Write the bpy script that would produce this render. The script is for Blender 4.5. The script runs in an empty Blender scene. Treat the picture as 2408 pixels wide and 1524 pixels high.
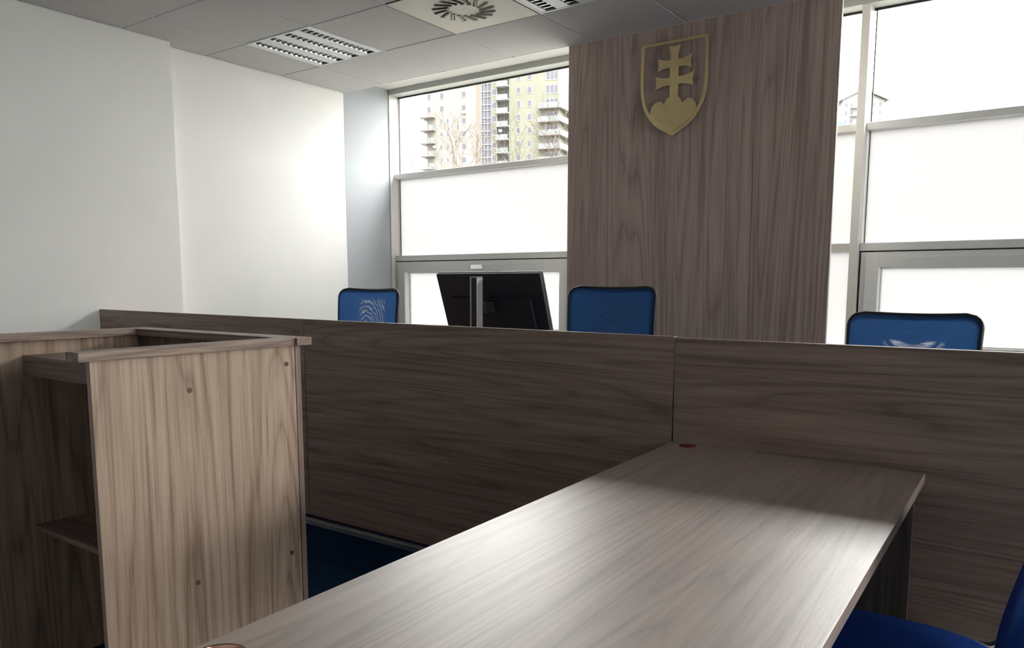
import bpy, bmesh, math, random
from mathutils import Vector, Matrix

S = bpy.context.scene
col = S.collection
H = 1.25            # eye height above the lower floor; all z below are given above that floor

# ------------------------------------------------------------------ camera
cam_data = bpy.data.cameras.new('camera')
cam = bpy.data.objects.new('camera', cam_data)
col.objects.link(cam)
YAW, PITCH, ROLL = 0.6163, -0.1249, 0.0007
fw0 = Vector((-math.sin(YAW), math.cos(YAW), 0)); rt0 = Vector((math.cos(YAW), math.sin(YAW), 0)); up0 = Vector((0, 0, 1))
fw = fw0 * math.cos(PITCH) + up0 * math.sin(PITCH)
upv = -fw0 * math.sin(PITCH) + up0 * math.cos(PITCH)
rt = rt0 * math.cos(ROLL) + upv * math.sin(ROLL)
up2 = -rt0 * math.sin(ROLL) + upv * math.cos(ROLL)
M = Matrix((rt, up2, -fw)).transposed().to_4x4()
M.translation = Vector((0, 0, H))
cam.matrix_world = M
cam_data.sensor_width = 36.0
cam_data.sensor_fit = 'HORIZONTAL'
cam_data.lens = 1823.5 / 2408 * 36.0
cam_data.shift_y = (896.3 - 762.0) / 2408
cam_data.clip_start = 0.02
cam_data.clip_end = 1500
S.camera = cam

# ------------------------------------------------------------------ overcast sky
SKY = 11.0
world = bpy.data.worlds.new('overcast_sky'); S.world = world; world.use_nodes = True
nt = world.node_tree; nt.nodes.clear()
wo = nt.nodes.new('ShaderNodeOutputWorld'); bg = nt.nodes.new('ShaderNodeBackground')
tc = nt.nodes.new('ShaderNodeTexCoord'); sep = nt.nodes.new('ShaderNodeSeparateXYZ')
mr = nt.nodes.new('ShaderNodeMapRange'); mr.inputs['From Min'].default_value = 0.0; mr.inputs['From Max'].default_value = 1.0
mr.inputs['To Min'].default_value = SKY * 0.4; mr.inputs['To Max'].default_value = SKY * 1.5
nt.links.new(tc.outputs['Generated'], sep.inputs[0]); nt.links.new(sep.outputs['Z'], mr.inputs['Value'])
# the veiled sun stands on the window side: the cloud is duller behind the building
my = nt.nodes.new('ShaderNodeMapRange'); my.inputs['From Min'].default_value = -0.7; my.inputs['From Max'].default_value = 0.2
my.inputs['To Min'].default_value = 0.22; my.inputs['To Max'].default_value = 1.0
mm = nt.nodes.new('ShaderNodeMath'); mm.operation = 'MULTIPLY'
dt = nt.nodes.new('ShaderNodeVectorMath'); dt.operation = 'DOT_PRODUCT'; dt.inputs[1].default_value = (.5, .866, 0)
nt.links.new(tc.outputs['Generated'], dt.inputs[0]); nt.links.new(dt.outputs['Value'], my.inputs['Value']); nt.links.new(mr.outputs[0], mm.inputs[0]); nt.links.new(my.outputs[0], mm.inputs[1])
nt.links.new(mm.outputs[0], bg.inputs['Strength'])
bg.inputs['Color'].default_value = (1.0, 0.985, 0.965, 1)
nt.links.new(bg.outputs[0], wo.inputs[0])

S.view_settings.view_transform = 'Standard'
S.view_settings.look = 'None'
S.view_settings.gamma = 1.0
S.view_settings.use_curve_mapping = False
S.view_settings.exposure = 1.36
try:
    S.cycles.max_bounces = 14; S.cycles.diffuse_bounces = 8; S.cycles.glossy_bounces = 5
    S.cycles.transmission_bounces = 6; S.cycles.transparent_max_bounces = 16
    S.cycles.use_denoising = True
    S.cycles.sample_clamp_indirect = 8.0
    S.cycles.caustics_reflective = False
except Exception:
    pass

# ------------------------------------------------------------------ helpers
def tag(o, label=None, cat=None, group=None, kind=None):
    if label: o['label'] = label
    if cat: o['category'] = cat
    if group: o['group'] = group
    if kind: o['kind'] = kind
    return o

def empty(name, loc=(0, 0, 0), rz=0.0):
    o = bpy.data.objects.new(name, None); col.objects.link(o)
    o.location = loc; o.rotation_euler = (0, 0, rz); o.empty_display_size = 0.1
    return o

def copy_tree(o, parent=None):
    c = o.copy(); col.objects.link(c)
    if parent is not None: c.parent = parent
    for ch in [x for x in bpy.data.objects if x.parent == o]:
        copy_tree(ch, c)
    return c

class MB:
    """collects shapes and links them as one mesh"""
    def __init__(s): s.v = []; s.f = []
    def add(s, vs, fs):
        n = len(s.v); s.v += [tuple(v) for v in vs]; s.f += [tuple(i + n for i in f) for f in fs]; return s
    def box(s, x0, y0, z0, x1, y1, z1):
        vs = [(x0, y0, z0), (x1, y0, z0), (x1, y1, z0), (x0, y1, z0), (x0, y0, z1), (x1, y0, z1), (x1, y1, z1), (x0, y1, z1)]
        return s.add(vs, [(0, 3, 2, 1), (4, 5, 6, 7), (0, 1, 5, 4), (1, 2, 6, 5), (2, 3, 7, 6), (3, 0, 4, 7)])
    def prism(s, pts, axis, a, b):
        """pts 2D polygon; axis 'x','y','z' is the extrusion axis"""
        def mk(p, t):
            if axis == 'x': return (t, p[0], p[1])
            if axis == 'y': return (p[0], t, p[1])
            return (p[0], p[1], t)
        n = len(pts)
        vs = [mk(p, a) for p in pts] + [mk(p, b) for p in pts]
        fs = [tuple(range(n)), tuple(reversed(range(n, 2 * n)))] + [(i, i + n, (i + 1) % n + n, (i + 1) % n) for i in range(n)]
        return s.add(vs, fs)
    def obox(s, c, ax, ay, az, hx, hy, hz):
        c = Vector(c); ax = Vector(ax).normalized(); ay = Vector(ay).normalized(); az = Vector(az).normalized()
        vs = []
        for k in (-1, 1):
            for (i, j) in ((-1, -1), (1, -1), (1, 1), (-1, 1)):
                vs.append(c + ax * hx * i + ay * hy * j + az * hz * k)
        return s.add(vs, [(0, 3, 2, 1), (4, 5, 6, 7), (0, 1, 5, 4), (1, 2, 6, 5), (2, 3, 7, 6), (3, 0, 4, 7)])
    def tube(s, pts, rad, seg=10, closed=False, sx=1.0):
        pts = [Vector(p) for p in pts]; n = len(pts)
        if not isinstance(rad, (list, tuple)): rad = [rad] * n
        rings = []; prev = None
        for i, p in enumerate(pts):
            if closed: t = pts[(i + 1) % n] - pts[i - 1]
            else: t = pts[min(i + 1, n - 1)] - pts[max(i - 1, 0)]
            if t.length < 1e-9: t = Vector((0, 0, 1))
            t.normalize()
            if prev is None:
                a = Vector((0, 0, 1)) if abs(t.z) < .9 else Vector((0, 1, 0))
                nrm = (a - t * a.dot(t)).normalized()
            else:
                nrm = (prev - t * prev.dot(t))
                nrm = nrm.normalized() if nrm.length > 1e-6 else prev
            prev = nrm; b = t.cross(nrm)
            rings.append([p + (nrm * math.cos(2 * math.pi * k / seg) + b * math.sin(2 * math.pi * k / seg) * sx) * rad[i] for k in range(seg)])
        vs = [v for r_ in rings for v in r_]; fs = []
        m = n if closed else n - 1
        for i in range(m):
            j = (i + 1) % n
            for k in range(seg):
                k2 = (k + 1) % seg
                fs.append((i * seg + k, j * seg + k, j * seg + k2, i * seg + k2))
        if not closed:
            fs.append(tuple(reversed(range(seg)))); fs.append(tuple(range((n - 1) * seg, n * seg)))
        return s.add(vs, fs)
    def cyl(s, c, r, h, seg=24, axis='z', r2=None):
        r2 = r if r2 is None else r2; c = Vector(c); vs = []
        for t, rr in ((0, r), (h, r2)):
            for k in range(seg):
                a = 2 * math.pi * k / seg; u, w = math.cos(a) * rr, math.sin(a) * rr
                if axis == 'z': vs.append(c + Vector((u, w, t)))
                elif axis == 'x': vs.append(c + Vector((t, u, w)))
                else: vs.append(c + Vector((u, t, w)))
        fs = [tuple(reversed(range(seg))), tuple(range(seg, 2 * seg))] + [(k, (k + 1) % seg, (k + 1) % seg + seg, k + seg) for k in range(seg)]
        return s.add(vs, fs)
    def build(s, name, mat, parent=None, bevel=0.0, smooth=False, segs=2, thick=0.0):
        me = bpy.data.meshes.new(name)
        me.from_pydata(s.v, [], s.f); me.update()
        bm = bmesh.new(); bm.from_mesh(me); bmesh.ops.recalc_face_normals(bm, faces=bm.faces); bm.to_mesh(me); bm.free()
        if smooth:
            for p in me.polygons: p.use_smooth = True
        me.materials.append(mat)
        o = bpy.data.objects.new(name, me); col.objects.link(o)
        if parent is not None: o.parent = parent
        if thick:
            m = o.modifiers.new('thickness', 'SOLIDIFY'); m.thickness = thick; m.offset = 0
        if bevel:
            m = o.modifiers.new('bevel', 'BEVEL'); m.width = bevel; m.segments = segs; m.limit_method = 'ANGLE'; m.angle_limit = math.radians(40)
            m.harden_normals = False
        return o

# ------------------------------------------------------------------ materials
def mat_new(name):
    m = bpy.data.materials.new(name); m.use_nodes = True
    n = m.node_tree; b = n.nodes['Principled BSDF']
    return m, n, b

def plain(name, c, rough=0.5, metal=0.0, spec=0.5, noise=0.0, nscale=20.0, bump=0.0, bscale=200.0):
    m, n, b = mat_new(name)
    b.inputs['Base Color'].default_value = (*c, 1); b.inputs['Roughness'].default_value = rough
    b.inputs['Metallic'].default_value = metal; b.inputs['Specular IOR Level'].default_value = spec
    if noise:
        t = n.nodes.new('ShaderNodeTexCoord'); x = n.nodes.new('ShaderNodeTexNoise'); x.inputs['Scale'].default_value = nscale
        x.inputs['Detail'].default_value = 5
        n.links.new(t.outputs['Object'], x.inputs['Vector'])
        r = n.nodes.new('ShaderNodeValToRGB')
        r.color_ramp.elements[0].position = 0.3; r.color_ramp.elements[1].position = 0.7
        r.color_ramp.elements[0].color = (*[v * (1 - noise) for v in c], 1)
        r.color_ramp.elements[1].color = (*[min(1, v * (1 + noise)) for v in c], 1)
        n.links.new(x.outputs['Fac'], r.inputs['Fac']); n.links.new(r.outputs['Color'], b.inputs['Base Color'])
    if bump:
        t = n.nodes.new('ShaderNodeTexCoord'); x = n.nodes.new('ShaderNodeTexNoise'); x.inputs['Scale'].default_value = bscale
        n.links.new(t.outputs['Object'], x.inputs['Vector'])
        bp = n.nodes.new('ShaderNodeBump'); bp.inputs['Strength'].default_value = bump; bp.inputs['Distance'].default_value = 0.002
        n.links.new(x.outputs['Fac'], bp.inputs['Height']); n.links.new(bp.outputs[0], b.inputs['Normal'])
    return m

def wood(name, axis, dark=(.185, .130, .110), mid=(.285, .208, .175), light=(.375, .287, .240), seed=0.0, rough=0.42, spec=0.35, scale=1.0, pores=0.25):
    scale = scale * 1.35
    """laminate with walnut grain running along the given axis"""
    m, n, b = mat_new(name); L = n.links
    t = n.nodes.new('ShaderNodeTexCoord')
    def mapped(sa, sc, off):
        mp = n.nodes.new('ShaderNodeMapping')
        v = [sc, sc, sc]; v['xyz'.index(axis)] = sa
        mp.inputs['Scale'].default_value = v; mp.inputs['Location'].default_value = (seed + off, seed * 1.7 + off, seed * .6 + off)
        L.new(t.outputs['Object'], mp.inputs['Vector']); return mp
    # slow swing of the grain
    warp = n.nodes.new('ShaderNodeTexNoise'); warp.inputs['Scale'].default_value = 1.0; warp.inputs['Detail'].default_value = 1.5
    L.new(mapped(.75 * scale, 2.0 * scale, 3.1).outputs[0], warp.inputs['Vector'])
    base = mapped(.55 * scale, 26.0 * scale, 0)
    addv = n.nodes.new('ShaderNodeVectorMath'); addv.operation = 'MULTIPLY_ADD'
    L.new(warp.outputs['Color'], addv.inputs[0]); addv.inputs[1].default_value = tuple(.4 if 'xyz'[q] == axis else 2.3 for q in range(3)); L.new(base.outputs[0], addv.inputs[2])
    bands = n.nodes.new('ShaderNodeTexNoise'); bands.inputs['Scale'].default_value = 1.0; bands.inputs['Detail'].default_value = 5; bands.inputs['Roughness'].default_value = .6
    L.new(addv.outputs[0], bands.inputs['Vector'])
    # cathedral rings out of the same field
    mul = n.nodes.new('ShaderNodeMath'); mul.operation = 'MULTIPLY'; mul.inputs[1].default_value = 17.0
    ringn = n.nodes.new('ShaderNodeTexNoise'); ringn.inputs['Scale'].default_value = 1.0; ringn.inputs['Detail'].default_value = 0.6
    L.new(mapped(.24 * scale, 5.4 * scale, 7.7).outputs[0], ringn.inputs['Vector'])
    L.new(ringn.outputs['Fac'], mul.inputs[0])
    fr = n.nodes.new('ShaderNodeMath'); fr.operation = 'PINGPONG'; fr.inputs[1].default_value = 0.5
    L.new(mul.outputs[0], fr.inputs[0])
    # fine fibre
    fib = n.nodes.new('ShaderNodeTexNoise'); fib.inputs['Scale'].default_value = 1.0; fib.inputs['Detail'].default_value = 3; fib.inputs['Roughness'].default_value = .7
    L.new(mapped(3 * scale, 105 * scale, 1.3).outputs[0], fib.inputs['Vector'])
    def math2(op, a, bb, cst=None):
        x = n.nodes.new('ShaderNodeMath'); x.operation = op
        for i, q in enumerate((a, bb)):
            if isinstance(q, (int, float)): x.inputs[i].default_value = q
            else: L.new(q, x.inputs[i])
        return x.outputs[0]
    v = math2('MULTIPLY', bands.outputs['Fac'], .66)
    v = math2('ADD', v, math2('MULTIPLY', fr.outputs[0], .26))
    v = math2('ADD', v, math2('MULTIPLY', fib.outputs['Fac'], .50))
    ln = n.nodes.new('ShaderNodeMapRange'); ln.interpolation_type = 'SMOOTHSTEP'
    ln.inputs['From Min'].default_value = .0; ln.inputs['From Max'].default_value = .11; ln.inputs['To Min'].default_value = 1.0; ln.inputs['To Max'].default_value = 0.0
    L.new(fr.outputs[0], ln.inputs['Value'])
    v = math2('SUBTRACT', v, math2('MULTIPLY', ln.outputs[0], math2('MULTIPLY', fib.outputs['Fac'], .13)))
    v = math2('SUBTRACT', v, .135)
    r = n.nodes.new('ShaderNodeValToRGB'); cr = r.color_ramp
    cr.elements[0].position = .33; cr.elements[0].color = (*dark, 1)
    cr.elements[1].position = .70; cr.elements[1].color = (*light, 1)
    e = cr.elements.new(.50); e.color = (*mid, 1)
    L.new(v, r.inputs['Fac']); L.new(r.outputs['Color'], b.inputs['Base Color'])
    b.inputs['Roughness'].default_value = rough; b.inputs['Specular IOR Level'].default_value = spec
    bp = n.nodes.new('ShaderNodeBump'); bp.inputs['Strength'].default_value = pores; bp.inputs['Distance'].default_value = 0.0006
    pore = n.nodes.new('ShaderNodeTexNoise'); pore.inputs['Scale'].default_value = 1.0; pore.inputs['Detail'].default_value = 2
    L.new(mapped(14 * scale, 260 * scale, 5.3).outputs[0], pore.inputs['Vector'])
    L.new(pore.outputs['Fac'], bp.inputs['Height']); L.new(bp.outputs[0], b.inputs['Normal'])
    return m

WV = wood('walnut_laminate_upright', 'z', seed=2.0)
WV2 = wood('walnut_laminate_upright_b', 'z', seed=5.5)
WX = wood('walnut_laminate_across', 'x', seed=1.0)
WX2 = wood('walnut_laminate_across_b', 'x', seed=8.0)
WX3 = wood('walnut_laminate_across_c', 'x', seed=13.0)
WY = wood('walnut_laminate_lengthwise', 'y', seed=4.0)
WT = wood('walnut_laminate_tabletop', 'y', seed=6.3, rough=.50, spec=1.0, pores=1.0, dark=(.25, .18, .15), mid=(.38, .285, .238), light=(.48, .375, .315))
_tb = WT.node_tree.nodes['Principled BSDF']; _tb.inputs['Coat Weight'].default_value = 1.0; _tb.inputs['Coat Roughness'].default_value = .40; _tb.inputs['Coat IOR'].default_value = 2.0
_spill_lit = dict(dark=(.30, .225, .195), mid=(.43, .335, .292), light=(.54, .435, .38))  # same laminate as the bench, window light spill put into the colour
WP = wood('walnut_laminate_spill_lit', 'z', seed=9.0, scale=.8, **_spill_lit)
WP2 = wood('walnut_laminate_spill_lit_b', 'z', seed=15.0, scale=.8, **_spill_lit)
PLUG = plain('brown_plastic_plug', (.12, .08, .06), .6)
WALL = plain('white_wall_paint', (.80, .80, .775), .9, spec=.15, noise=.015, nscale=3, bump=.08, bscale=300)
CEILM = plain('ceiling_tile_white', (.56, .55, .53), .9, noise=.02, nscale=60, bump=.15, bscale=500)
GRIDM = plain('ceiling_grid_enamel', (.66, .66, .64), .5)
ALU = plain('grey_frame_enamel', (.72, .72, .70), .45)
REVEAL = plain('silver_grey_cladding', (.38, .40, .42), .8, spec=.2)
GASKET = plain('black_rubber_gasket', (.02, .018, .018), .6)
FRAMEBEIGE = plain('pale_frame_enamel', (.62, .60, .56), .4)
CARPET = plain('dark_blue_carpet', (.010, .035, .085), .95, noise=.5, nscale=400, bump=.6, bscale=900, spec=.1)
CARPET2 = plain('blue_carpet_floor', (.012, .045, .09), .95, noise=.5, nscale=400, bump=.6, bscale=900, spec=.1)
STEEL = plain('brushed_aluminium', (.55, .55, .55), .35, 1.0)
CHROME = plain('chrome', (.8, .8, .8), .12, 1.0)
BRASS = plain('polished_brass', (1.0, .82, .44), .30, 1.0, bump=.9, bscale=5)
for _n in BRASS.node_tree.nodes:
    if _n.type == 'BUMP': _n.inputs['Distance'].default_value = .02
WHITEEN = plain('white_fixture_enamel', (.80, .81, .82), .35)
DIFFM = plain('cream_enamel', (.72, .68, .56), .5)
SLOTM = plain('slot_shadow_interior', (.10, .095, .08), .8)
VANEM = plain('vane_grey_olive', (.30, .29, .23), .5)
MIRROR = plain('louvre_aluminium', (.50, .50, .52), .22, 1.0)
DARKIN = plain('luminaire_interior', (.06, .06, .065), .6)
TUBEM = plain('fluorescent_tube_glass', (.45, .45, .45), .3)
BLKP = plain('black_plastic', (.012, .012, .016), .45)
NAVYP = plain('dark_monitor_plastic', (.010, .011, .022), .5)
SCREEN = plain('screen_glass', (.01, .01, .012), .1)
SILV = plain('silver_plastic', (.50, .51, .53), .4, .4)
BLUEF = plain('blue_upholstery', (.02, .085, .42), .9, noise=.12, nscale=300, bump=.3, bscale=700, spec=.2)
ROSE = plain('rose_gold_metal', (.80, .45, .36), .2, 1.0)
REDM = plain('dark_red_plastic', (.17, .02, .025), .5)

def frosted():
    m = bpy.data.materials.new('frosted_film_glass'); m.use_nodes = True; n = m.node_tree; n.nodes.clear()
    o = n.nodes.new('ShaderNodeOutputMaterial'); tr = n.nodes.new('ShaderNodeBsdfTranslucent'); tr.inputs[0].default_value = (.325, .324, .324, 1)
    d = n.nodes.new('ShaderNodeBsdfDiffuse'); d.inputs[0].default_value = (.9, .9, .9, 1)
    g = n.nodes.new('ShaderNodeBsdfGlossy'); g.inputs['Roughness'].default_value = .25; g.inputs[0].default_value = (.9, .9, .9, 1)
    a = n.nodes.new('ShaderNodeMixShader'); a.inputs[0].default_value = .12
    c = n.nodes.new('ShaderNodeMixShader'); c.inputs[0].default_value = .04
    n.links.new(tr.outputs[0], a.inputs[1]); n.links.new(d.outputs[0], a.inputs[2])
    n.links.new(a.outputs[0], c.inputs[1]); n.links.new(g.outputs[0], c.inputs[2]); n.links.new(c.outputs[0], o.inputs[0])
    return m
def clear():
    m = bpy.data.materials.new('clear_window_glass'); m.use_nodes = True; n = m.node_tree; n.nodes.clear()
    o = n.nodes.new('ShaderNodeOutputMaterial'); tr = n.nodes.new('ShaderNodeBsdfTransparent'); tr.inputs[0].default_value = (.90, .905, .90, 1)
    g = n.nodes.new('ShaderNodeBsdfGlossy'); g.inputs['Roughness'].default_value = .0
    lw = n.nodes.new('ShaderNodeLayerWeight'); lw.inputs[0].default_value = .5
    pw = n.nodes.new('ShaderNodeMath'); pw.operation = 'POWER'; pw.inputs[1].default_value = 5
    f = n.nodes.new('ShaderNodeMath'); f.operation = 'MULTIPLY_ADD'; f.inputs[1].default_value = .5; f.inputs[2].default_value = .03
    n.links.new(lw.outputs['Facing'], pw.inputs[0]); n.links.new(pw.outputs[0], f.inputs[0])
    a = n.nodes.new('ShaderNodeMixShader')
    n.links.new(f.outputs[0], a.inputs[0]); n.links.new(tr.outputs[0], a.inputs[1]); n.links.new(g.outputs[0], a.inputs[2]); n.links.new(a.outputs[0], o.inputs[0])
    return m
FROST = frosted(); CLEAR = clear()

# ------------------------------------------------------------------ room shell
XL1, XL2, XR = -4.593, -4.687, 6.5      # left wall before / after the step, right wall
YB, YSTEP, YE, YW, YR, YG = -3.4, 2.849, 4.344, 4.838, 4.888, 4.95
ZC, ZS, ZH = H + 1.471, H + 1.586, H + 1.545
ZTOP = 3.1
PLAT = 0.185                             # height of the dais
YD = 2.26                                # front of the dais

tag(MB().box(XL1 - .4, YB - .2, -.1, XR + .2, 5.2, 0).build('floor', CARPET2), kind='structure')
tag(MB().prism([(XL1, YB), (XL1, YSTEP), (XL2, YSTEP), (XL2, 5.0), (XL2 - .25, 5.0), (XL2 - .25, YB)], 'z', 0, ZTOP).build('wall_left', WALL), kind='structure')
tag(MB().box(XL2 - .25, YB - .2, 0, XR + .2, YB, ZTOP).build('wall_back', WALL), kind='structure')
WY0, WY1, WZ0, WZ1 = -.3, 3.6, .45, 2.66      # opening for the added fill window, far outside the frame
tag(MB().box(XR, YB, 0, XR + .2, 5.0, WZ0).box(XR, YB, WZ1, XR + .2, 5.0, ZTOP).box(XR, YB, WZ0, XR + .2, WY0, WZ1).box(XR, WY1, WZ0, XR + .2, 5.0, WZ1).build('wall_right', WALL), kind='structure')
# silver grey cladding of the reveal beyond the end of the ceiling
tag(MB().box(XL2, YE + .004, PLAT, XL2 + .0015, YW, ZS).build('trim_1', REVEAL), kind='structure')
# parapet under the windows and the pier behind the wood panelling
tag(MB().box(XL2, YR, PLAT, 4.75, 5.08, H - .44).build('wall_parapet', WALL), kind='structure')
tag(MB().box(-2.56, YE + .045, PLAT, -1.26, 5.08, ZTOP).build('wall_pier', WALL), kind='structure')
tag(MB().box(4.7505, YW, PLAT, XR, 5.08, ZTOP).build('wall_window_end', WALL), kind='structure')
# soffit between ceiling edge and window head
tag(MB().box(XL2, YE - .02, ZS, XR, 5.08, ZS + .08).build('trim_2', CEILM), kind='structure')

# ceiling: lay-in tiles standing a little proud of their grid
GX, GY, PITCHC = -4.259, 3.143, 0.6
cm = MB(); g0 = 0.006
skip = {(0, 0), (2, 0), (3, 0)}
for i in range(-1, 19):
    for j in range(-12, 3):
        x0 = max(GX + PITCHC * i, XL2 + .003); x1 = min(GX + PITCHC * (i + 1), XR)
        y0 = max(GY + PITCHC * j, YB); y1 = min(GY + PITCHC * (j + 1), YE)
        if x1 - x0 < .03 or y1 - y0 < .02 or (i, j) in skip: continue
        if x0 < XL1 and y1 <= YSTEP: x0 = XL1 + .003
        a, b_ = x0 + g0, x1 - g0; c, e = y0 + g0, (y1 - g0 if y1 < YE else y1)
        t = .004
        vs = [(a, c, ZC + t), (b_, c, ZC + t), (b_, e, ZC + t), (a, e, ZC + t),
              (a + t, c + t, ZC), (b_ - t, c + t, ZC), (b_ - t, e - (t if y1 < YE else 0), ZC), (a + t, e - (t if y1 < YE else 0), ZC)]
        cm.add(vs, [(4, 5, 6, 7), (0, 1, 5, 4), (1, 2, 6, 5), (2, 3, 7, 6), (3, 0, 4, 7)])
ceil = tag(cm.build('ceiling', CEILM), kind='structure')
# T grid and slab above it
gm = MB()
for i in range(0, 18):
    x = GX + PITCHC * i
    gm.box(x - .012, YB, ZC + .004, x + .012, YE, ZC + .012)
for j in range(-10, 3):
    y = GY + PITCHC * j
    if y < YE: gm.box(XL2 + .003, y - .012, ZC + .0045, XR, y + .012, ZC + .0125)
gm.build('ceiling_grid', GRIDM, ceil)
MB().box(XL2, YB, ZC + .14, XR, YE, ZTOP).build('ceiling_slab', WALL, ceil)
MB().box(XL2 + .003, YE - .012, ZC - .001, XR, YE + .004, ZS).build('ceiling_edge', GRIDM, ceil)

# ------------------------------------------------------------------ windows
def rail(m, x0, x1, z0, z1, y0=YR): m.box(x0, y0, z0, x1, YG + .02, z1)
ZA0, ZA1 = H + .8715, H + .912      # upper rail
ZD0, ZD1 = H + .190, H + .235       # lower rail
ZB = H - .44
# window 1
w1 = tag(empty('window_1', (XL2, YW, ZB)), kind='structure')
def local(o, root):
    o.parent = root; o.matrix_parent_inverse = Matrix.Translation(root.location).inverted(); return o
X1E = -2.60
fm = MB()
fm.box(XL2, YW, ZB, XL2 + .010, YG + .03, ZS)                     # left jamb
fm.box(XL2, YR, ZB - .0, X1E, YG + .03, ZB + .045)                # sill
fm.box(-2.93, YW, ZB, -2.87, YG + .03, ZH)                        # mullion behind the panelling
local(fm.build('frame', FRAMEBEIGE, None, bevel=.002), w1)
HEAD = plain('head_rail_enamel', (.40, .41, .39), .5)
local(MB().box(XL2, YW, ZH, X1E, YG + .03, ZS).build('head_rail', HEAD, None, bevel=.002), w1)
mg = MB(); rail(mg, XL2 + .006, X1E, ZA0, ZA1); local(mg.build('crossbar', ALU, None, bevel=.003), w1)
mg = MB(); rail(mg, XL2 + .010, X1E, ZD0, ZD1); local(mg.build('crossbar', ALU, None, bevel=.003), w1)
gk = MB()
gk.box(XL2 + .01, YG - .006, ZH - .012, -2.93, YG + .004, ZH); gk.box(XL2 + .018, YG - .008, ZA1, XL2 + .023, YG + .004, ZH)
gk.box(XL2 + .018, YG - .008, ZD1, XL2 + .022, YG + .004, ZA0); gk.box(XL2 + .010, YR + .006, ZB + .05, XL2 + .0155, YG, ZD0).box(XL2 + .01, YR + .004, ZD0 - .0078, -2.93, YG, ZD0 - .0002)
local(gk.build('gasket', GASKET), w1)
local(MB().box(XL2 + .01, YG - .003, ZA1 - .01, -2.93, YG + .003, ZH).build('clear_pane', CLEAR), w1)
local(MB().box(XL2 + .01, YG - .003, ZD1 - .01, -2.93, YG + .003, ZA0 + .01).build('frosted_pane', FROST), w1)

def sash(root, x0, x1, handle=False):
    """opening casement below the lower rail"""
    zt, zb = ZD0 - .008, ZB + .05
    gz0, gz1 = H - .348, H + .095
    sm = MB(); y0 = YR - .002; y1 = YG + .01
    # outer stepped profile
    for (a, b_, c, e, yy) in ((x0, x1, zb, zt, y0), (x0 + .028, x1 - .028, zb + .02, zt - .028, y0 - .007)):
        in_ = 0 if yy == y0 else .0012
        ia, ib, ic, ie = x0 + .100 - in_, x1 - .100 + in_, gz0 - in_, gz1 + in_
        sm.box(a, yy, c, ia, y1, e); sm.box(ib, yy, c, b_, y1, e)
        sm.box(ia, yy, c, ib, y1, ic); sm.box(ia, yy, ie, ib, y1, e)
    s = local(sm.build('sash', ALU, None, bevel=.002), root)
    bead = MB(); yy = YG - .012
    bead.box(x0 + .100, yy, gz0, x0 + .108, y1, gz1); bead.box(x1 - .108, yy, gz0, x1 - .100, y1, gz1)
    bead.box(x0 + .100, yy, gz1 - .006, x1 - .100, y1, gz1); bead.box(x0 + .1, yy, gz0, x1 - .1, y1, gz0 + .006)
    bd = bead.build('glazing_bead', WHITEEN); bd.parent = s
    gp = MB().box(x0 + .105, YG - .003, gz0, x1 - .105, YG + .003, gz1).build('frosted_pane', FROST)
    gp.parent = s
    if handle:
        hm = MB(); hx = -3.795; hz = H + .132
        hm.box(hx - .062, y0 - .012, hz - .016, hx + .062, y0 - .006, hz + .016)
        hm.box(hx - .055, y0 - .022, hz + .004, hx + .055, y0 - .010, hz + .012)
        h = hm.build('sash_pull', CHROME, None, bevel=.002); h.parent = s
        tag(h, 'chrome sash pull')
    return s
sash(w1, XL2 + .016, -2.935, True)

# window 2
w2 = tag(empty('window_2', (-1.2, YW, ZB)), kind='structure')
XM0, XM1 = -1.036, -.992
X2S, X2E, XMS = -1.26, 4.75, (.98, 2.95)
fm = MB()
local(MB().box(X2S, YW, ZH, X2E, YG + .03, ZS).build('head_rail', HEAD, None, bevel=.002), w2)
fm.box(X2S, YR, ZB, X2E, YG + .03, ZB + .045)
fm.box(X2E - .04, YW, ZB, X2E, YG + .03, ZH)
fm.box(X2S, YR, ZB, X2S + .03, YG + .03, ZH)
local(fm.build('frame', FRAMEBEIGE, None, bevel=.002), w2)
for a, b_ in ((XM0, XM1),) + tuple((v, v + .045) for v in XMS):
    local(MB().box(a, YW, ZB + .045, b_, YG + .03, ZH).build('mullion', FRAMEBEIGE, None, bevel=.002), w2)
for (a, b_) in ((X2S + .03, XM0), (XM1 + .001, XMS[0]), (XMS[0] + .045, XMS[1]), (XMS[1] + .045, X2E - .04)):
    m_ = FRAMEBEIGE if b_ == XM0 else ALU
    mg = MB(); rail(mg, a, b_, ZA0, ZA1); local(mg.build('crossbar', m_, None, bevel=.003), w2)
    mg = MB(); rail(mg, a, b_, ZD0, ZD1); local(mg.build('crossbar', m_, None, bevel=.003), w2)
    gk = MB(); gk.box(a, YG - .006, ZH - .013, b_, YG + .004, ZH); gk.box(a + .010, YG - .008, ZA1, a + .016, YG + .004, ZH); gk.box(a + .010, YG - .006, ZD1, a + .014, YG + .004, ZA0)
    if b_ != XM0: gk.box(a + .001, YR + .006, ZB + .05, a + .0095, YG, ZD0).box(a + .001, YR + .004, ZD0 - .0078, b_ - .001, YG, ZD0 - .0002)
    local(gk.build('gasket', GASKET), w2)
    local(MB().box(a, YG - .003, ZA1 - .01, b_, YG + .003, ZH).build('clear_pane', CLEAR), w2)
    local(MB().box(a, YG - .003, ZD1 - .01, b_, YG + .003, ZA0 + .01).build('frosted_pane', FROST), w2)
    if b_ == XM0:
        local(MB().box(a, YG - .003, ZB + .04, b_, YG + .003, ZD0 + .01).build('frosted_pane', FROST), w2)
    else:
        sash(w2, a + .010, b_ - .008)

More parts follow.
